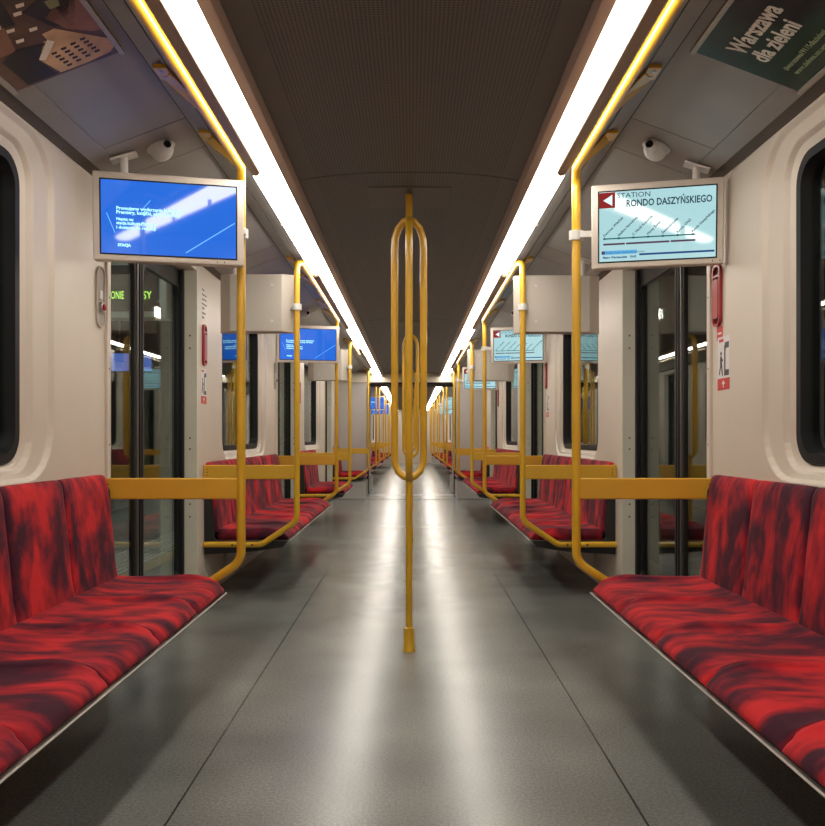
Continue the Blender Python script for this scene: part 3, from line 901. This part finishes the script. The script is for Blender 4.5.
# shift along normal away from the panel
def offs(F, d): return F @ Matrix.Translation((0, 0, d))
Fp = offs(F, .004)
plate(rect(0, W, 0, H), M['poster_green'], 'print', r, Fp, 0, .003)
disc = [(.42*1+.185*math.cos(2*PI*k/40), H-.045+.165*math.sin(2*PI*k/40)) for k in range(40)]
disc = [(u, min(v, H-.001)) for u, v in disc]
plate(disc, M['poster_black'], 'black_disc', r, Fp, .003, .0036)
for body, u, v, sz in (('Warszawa', .085, .225, .088), ('dla zieleni', .085, .150, .082)):
    p = Fp @ Vector((u, v, .0042)); rr = (Fp.to_3x3() @ Vector((1, 0, 0))); uu = (Fp.to_3x3() @ Vector((0, 1, 0)))
    text(body, sz, p, rr, uu, M['poster_text'], r, bold=.0022, sx=.74, depth=.0004)
for body, u, v, sz in (('#warszawa19115dlazieleni', .09, .080, .026), ('www.zielona.um.warszawa.pl', .09, .045, .026)):
    p = Fp @ Vector((u, v, .0042))
    text(body, sz, p, rr, uu, M['poster_text_dim'], r, bold=.0005, depth=.0004, sx=.9)
def poster_rails(r, F, H, W):
    b = MB()
    for v0, v1 in ((-.014, .002), (H-.002, H+.014)):
        a = [b.v(u, v, d) for u in (-.004, W+.004) for v in (v0, v1) for d in (0, .012)]
        for q in ((0,1,3,2),(4,6,7,5),(0,4,5,1),(2,3,7,6),(0,2,6,4),(1,5,7,3)): b.f([a[i] for i in q])
    b.build('frame_rail', M['frame'], r, bevel=.002, M4=F)
poster_rails(r, Fp, H, W)

F, H = slope_frame(-1, 2.69)
F = F @ Matrix.Translation((-W, 0, 0))      # u grows away from the camera, far end at u=W
Fp = offs(F, .004)
r = empty('poster', (0, 0, 0), 'brown photographic poster of an interior on the left ceiling slope', 'poster')
plate(rect(0, W, 0, H), M['poster_brown'], 'print', r, Fp, 0, .003)
U = lambda t: W-t                            # t = distance from the far end
def pp_(pts, m, name, l=1): plate([(U(t), v) for t, v in pts], M[m], name, r, Fp, .003+.0003*l, .0033+.0003*l)
pp_([(.012, .16), (.012, .25), (.022, .335), (.05, .362), (.10, .355), (.16, .27), (.20, .19), (.12, .135)], 'poster_tan', 'tan_shape')
pp_([(.07, .355), (.085, .365), (.24, .24), (.235, .20), (.20, .20)], 'poster_tan', 'tan_band', 2)
pp_([(.20, .20), (.12, .135), (.105, .15), (.18, .215)], 'poster_pale', 'pale_edge', 2)
pp_([(.15, .365), (.40, .365), (.30, .24), (.22, .27), (.16, .33)], 'poster_rust', 'rust_shape')
pp_([(.012, .045), (.012, .15), (.11, .13), (.19, .19), (.21, .10), (.17, .04)], 'poster_dark', 'dark_shape')
pp_([(.20, .02), (.20, .10), (.34, .13), (.36, .0)], 'poster_rust', 'rust_panel')
pp_([(.25, .24), (.22, .30), (.34, .35), (.40, .28), (.36, .20)], 'poster_dark', 'dark_recess')
pp_([(.33, .27), (.33, .30), (.37, .31), (.37, .27)], 'poster_leaf', 'green_patch', 2)
pp_([(.34, .0), (.32, .16), (.60, .20), (.60, .0)], 'poster_dark', 'dark_corner')
for a in range(5):
    for b_ in range(4):
        t = .030+a*.022+b_*.006; v = .190+b_*.034-a*.003
        pp_([(t, v), (t+.012, v+.002), (t+.011, v+.020), (t, v+.016)], 'poster_dark', 'dark_spot', 3)
for a in range(9):
    t = .235+a*.030; v = .12+.05*math.sin(a*1.7)+.012*a*.6
    pp_([(t, v), (t+.016, v+.004), (t+.013, v+.028), (t-.002, v+.022)], 'poster_pale', 'pale_spot', 2)
for a in range(6):
    t = .50+a*.07; v = .06+.04*(a % 3)
    pp_([(t, v), (t+.05, v+.02), (t+.045, v+.045), (t, v+.03)], 'poster_rust' if a % 2 else 'poster_pale', 'side_patch', 2)
poster_rails(r, Fp, H, W)

# ------------------------------------------------------------------ wall fittings
def wall_frame(s, y, z):
    """frame on the wall: u along the wall as read by a passenger, v up, normal into the car"""
    return frame_matrix((s*(WX-.0005), y, z), (0, -1 if s == 1 else 1, 0), (0, 0, 1))
def ringplate(F, u0, u1, v0, v1, rr, d0, d1, inset, m, name, parent):
    o = [(u, v) for u, v in rrect(u0, u1, v0, v1, rr)]; i_ = [(u, v) for u, v in rrect(u0+inset, u1-inset, v0+inset, v1-inset, max(.002, rr-inset))]
    b = MB(); b.rings([[(u, v, d0) for u, v in o], [(u, v, d1) for u, v in o], [(u, v, d1) for u, v in i_], [(u, v, d0) for u, v in i_]], close=True)
    return b.build(name, m, parent, M4=F, bevel=.001)
def em_handle(s, yc, zc, label):
    r = empty('emergency_handle', (s*WX, yc, zc))
    F = frame_matrix((-s*.0005, 0, 0), (0, -1 if s == 1 else 1, 0), (0, 0, 1))
    w, h = .045, .135
    ringplate(F, -w, w, -h, h, .035, 0, .014, .011, M['red'], 'housing', r)
    plate(rrect(-w+.008, w-.008, -h+.008, h-.008, .028), M['dark_red'], 'recess', r, F, .0, .002)
    plate(rrect(-w+.016, w-.016, -h+.034, h-.066, .012), M['red'], 'grip', r, F, .002, .016)
    plate(rect(-w+.010, w-.010, h-.055, h-.045), M['red'], 'seal_bar', r, F, .002, .013)
    return tag(r, label, 'emergency handle', 'red emergency handles beside the doors')
def sticker(s, yc, zc, label):
    r = empty('safety_sticker', (s*WX, yc, zc))
    F = frame_matrix((-s*.0005, 0, 0), (0, -1 if s == 1 else 1, 0), (0, 0, 1))
    w = .068
    plate(rect(-w, w, -.115, .115), M['white_sign'], 'sheet', r, F, 0, .0012)
    plate(rect(-w, w, -.115, -.065), M['red_sign'], 'red_band', r, F, .0012, .0018)
    plate(rect(-.05, .0, .092, .105), M['red_sign'], 'red_caption', r, F, .0012, .0018)
    def P(pts, nm='symbol'): plate(pts, M['ink'], nm, r, F, .0012, .0018)
    P([(-.028+.009*math.cos(a), .043+.009*math.sin(a)) for a in [2*PI*k/14 for k in range(14)]], 'figure_head')
    P([(-.036, .032), (-.022, .033), (-.018, .005), (-.006, -.055), (-.016, -.055), (-.028, -.012), (-.044, -.050), (-.053, -.046), (-.038, -.005), (-.040, .012)], 'figure_body')
    P([(-.024, .03), (-.004, .012), (-.008, .006), (-.028, .016)], 'figure_arm')
    P([(.008, -.055), (.008, .070), (.020, .088), (.060, .088), (.060, .062), (.028, .062), (.022, .052), (.022, -.030), (.060, -.030), (.060, -.055)], 'door_symbol')
    plate([(-.004, -.105), (.004, -.105), (.004, -.09), (.02, -.09), (0, -.072), (-.02, -.09), (-.004, -.09)], M['white_sign'], 'arrow', r, F, .0018, .0022)
    return tag(r, label, 'sticker', 'safety stickers beside the doors')
def red_label(s, yc, zc, label):
    F = wall_frame(s, yc, zc)
    r = plate(rect(-.034, .034, -.030, .030), M['red_sign'], 'red_sticker', None, F, 0, .0012)
    plate(rect(-.022, .022, -.004, .004), M['white_sign'], 'white_line', r, F, .0012, .0018)
    return tag(r, label, 'sticker')
def intercom(s, yc, zc, label):
    r = empty('intercom', (s*WX, yc, zc))
    F = frame_matrix((-s*.0005, 0, 0), (0, -1 if s == 1 else 1, 0), (0, 0, 1))
    ringplate(F, -.047, .047, -.135, .135, .046, 0, .010, .006, M['box'], 'housing', r)
    plate(rrect(-.043, .043, -.131, .131, .042), M['vent'], 'face', r, F, 0, .004)
    b = MB().lathe((0, 0, 0), [(.024, .003), (.024, .016), (.02, .02)]); b.build('button_ring', M['steel'], r, smooth=True, M4=F @ Matrix.Translation((.0, -.045, 0)))
    b = MB().lathe((0, 0, 0), [(.015, .016), (.015, .026), (.010, .029)]); b.build('button', M['red'], r, smooth=True, M4=F @ Matrix.Translation((.0, -.045, 0)))
    plate(rrect(-.018, .018, -.012, .028, .008), M['white_plastic'], 'speaker_grille', r, F @ Matrix.Translation((0, .0, 0)), .004, .010)
    return tag(r, label, 'intercom', 'oval intercoms on the left wall')
em_handle(1, 3.605, 1.672, 'red recessed emergency handle on the right wall beside the nearest door')
red_label(1, 3.59, 1.505, 'small square red sticker right under the red handle beside the nearest right door')
sticker(1, 3.545, 1.372, 'white and red safety sticker with walking figure beside the nearest right door')
em_handle(1, 8.21, 1.672, 'small red emergency handle on the right wall beside the second door')
sticker(1, 8.15, 1.372, 'small white and red sticker beside the second right door')
em_handle(1, 12.78, 1.672, 'tiny red emergency handle on the right wall beside the third door')
intercom(-1, 3.615, 1.668, 'oval grey intercom with red button on the left wall by the nearest door')
intercom(-1, 8.22, 1.668, 'oval grey intercom on the left wall by the second door')
em_handle(-1, 5.42, 1.66, 'red emergency handle on the left wall just past the nearest door')
sticker(-1, 5.42, 1.39, 'white and red sticker under the handle on the left wall past the nearest door')
em_handle(-1, 10.0, 1.60, 'small red emergency handle on the left wall past the second door')
# printed lines above the left handle
r = empty('wall_notice', (-WX, 5.43, 1.945), 'black printed lines above the red handle on the left wall past the nearest door', 'notice')
Fz = frame_matrix((.0015, 0, 0), (0, 1, 0), (0, 0, 1))
for k, bd in enumerate(('W razie', 'niebezpieczeństwa', 'pociągnąć uchwyt', 'hamulca awaryjnego', 'i czekać', 'na polecenia', 'obsługi')):
    p = Fz @ Vector((-.055, .07-k*.030, 0))
    text(bd, .019 if len(bd) < 15 else .0155, p, (0, 1, 0), (0, 0, 1), M['ink'], r, bold=.0004, depth=.0003)

# ------------------------------------------------------------------ outside: platform on the left, tunnel on the right
struct(MB().box(-9, -1.60, -3, 40, -.5, -.01).build('floor_platform', M['platform']))
struct(MB().box(-2.235, -2.08, -3, 40, -.01, -.006).build('trim_80', M['platform_yellow']))
b = MB()
for k in range(7):
    x = -2.26-k*.062; b.box(x-.030, x, -3, 40, -.01, .0)
struct(b.build('trim_81', M['rib'], bevel=.002))
struct(MB().box(-9.2, -9, -3, 40, -.5, 4.2).build('wall_platform', M['concrete']))
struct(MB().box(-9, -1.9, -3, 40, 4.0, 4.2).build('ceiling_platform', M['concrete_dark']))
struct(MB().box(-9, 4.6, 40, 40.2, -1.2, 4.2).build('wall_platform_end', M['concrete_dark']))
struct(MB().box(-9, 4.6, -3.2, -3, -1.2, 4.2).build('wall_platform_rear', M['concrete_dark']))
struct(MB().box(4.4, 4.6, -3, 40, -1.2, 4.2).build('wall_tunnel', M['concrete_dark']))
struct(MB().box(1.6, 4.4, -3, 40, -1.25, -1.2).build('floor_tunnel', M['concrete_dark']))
def column(x, y, label):
    r = empty('column', (x, y, -.01))
    MB().box(-.3, .3, -.35, .35, 0, 4.0).build('shaft', M['concrete'], r, bevel=.02)
    MB().box(-.33, .33, -.38, .38, 0, .18).build('plinth', M['steel'], r, bevel=.004)
    tag(r, label, 'column', 'square columns outside the train')
column(-4.6, 11.5, 'pale square platform column seen through the nearest left door')
column(-4.6, 17.0, 'pale square platform column farther along outside the left windows')
column(-4.6, 6.2, 'near square platform column outside the left windows')
def t_post(y, label):
    r = empty('tunnel_column', (2.9, y, -1.2))
    MB().box(-.22, .22, -.22, .22, 0, 5.2).build('shaft', M['concrete_dark'], r, bevel=.02)
    MB().box(-.26, .26, -.26, .26, 0, .3).build('plinth', M['concrete_dark'], r, bevel=.01)
    tag(r, label, 'column', 'square columns outside the train')
t_post(8.6, 'grey square column on the dark track side seen through the nearest right door')
t_post(14.5, 'grey square column farther off on the dark track side')
# platform departure sign
r = empty('platform_sign', (-3.05, 8.6, 2.30), 'hanging platform sign with green dot lettering seen through the left door', 'sign')
MB().box(-.85, .51, 0, .22, .0, .62).build('case', M['sign_white'], r, bevel=.012)
MB().box(-.79, .43, -.006, .0, .07, .55).build('face', M['sign_dark'], r)
for x in (-.6, .30): MB().tube([(x, .11, .62), (x, .11, 1.69)], .02, 10).build('hanger', M['sign_white'], r, smooth=True)
text('ONIE', .115, (-.075, -.0075, .20), (1, 0, 0), (0, 0, 1), M['led'], r, bold=.001, sx=.52, depth=.0005)
text('SY', .115, (.26, -.0075, .20), (1, 0, 0), (0, 0, 1), M['led'], r, bold=.001, sx=.75, depth=.0005)
def pscreen(x, y, z, w, h, m, label):
    o = empty('platform_screen', (x, y, z), label, 'screen', 'lit screens on the platform')
    MB().box(-w/2-.03, w/2+.03, 0, .08, -.03, h+.03).build('case', M['sign_dark'], o, bevel=.006)
    MB().box(-w/2, w/2, -.005, 0, 0, h).build('panel', M[m], o)
    MB().tube([(0, .04, h+.03), (0, .04, 3.98-z)], .02, 8).build('hanger', M['sign_dark'], o)
pscreen(-4.35, 10.6, 1.86, .42, .28, 'station_cyan', 'small lit pale cyan screen above the platform through the left door')
pscreen(-4.37, 12.3, 2.05, 1.0, .26, 'station_blue', 'wide lit blue screen above the platform through the left door')
for k, (x, y) in enumerate(((-2.95, 7.2), (-2.95, 12.5), (-2.95, 18.), (-6.2, 9.), (-6.2, 15.), (-2.95, 2.0))):
    o = empty('platform_lamp', (x, y, 3.42), 'white tube lamp under the platform ceiling, %s of six outside the left windows' % ordn[k], 'lamp', 'tube lamps over the platform')
    MB().box(-.09, .09, -.7, .7, .03, .10).build('lamp_case', M['sign_white'], o, bevel=.01)
    MB().box(-.06, .06, -.66, .66, .0, .03).build('tube', M['station_lamp'], o)
    for dy in (-.5, .5): MB().box(-.01, .01, dy-.01, dy+.01, .10, .58).build('hanger', M['sign_white'], o)

# ------------------------------------------------------------------ world, camera
w = bpy.data.worlds.new('world'); bpy.context.scene.world = w; w.use_nodes = True
w.node_tree.nodes['Background'].inputs[0].default_value = (.02, .02, .022, 1)
w.node_tree.nodes['Background'].inputs[1].default_value = .5
cd = bpy.data.cameras.new('camera'); cam = bpy.data.objects.new('camera', cd); C.objects.link(cam)
cam.location = (.015, 0, EYE); cam.rotation_euler = (PI/2, 0, 0)
cd.sensor_width = 36; cd.lens = 36.0; cd.sensor_fit = 'HORIZONTAL'
cd.shift_y = 25/825; cd.shift_x = .0005; cd.clip_start = .02; cd.clip_end = 200
sc = bpy.context.scene
sc.camera = cam
sc.view_settings.view_transform = 'Standard'; sc.view_settings.look = 'None'
sc.view_settings.gamma = 1; sc.view_settings.exposure = .17; sc.view_settings.use_curve_mapping = False
sc.cycles.use_denoising = True
sc.cycles.max_bounces = 10; sc.cycles.diffuse_bounces = 5; sc.cycles.glossy_bounces = 5; sc.cycles.transparent_max_bounces = 16
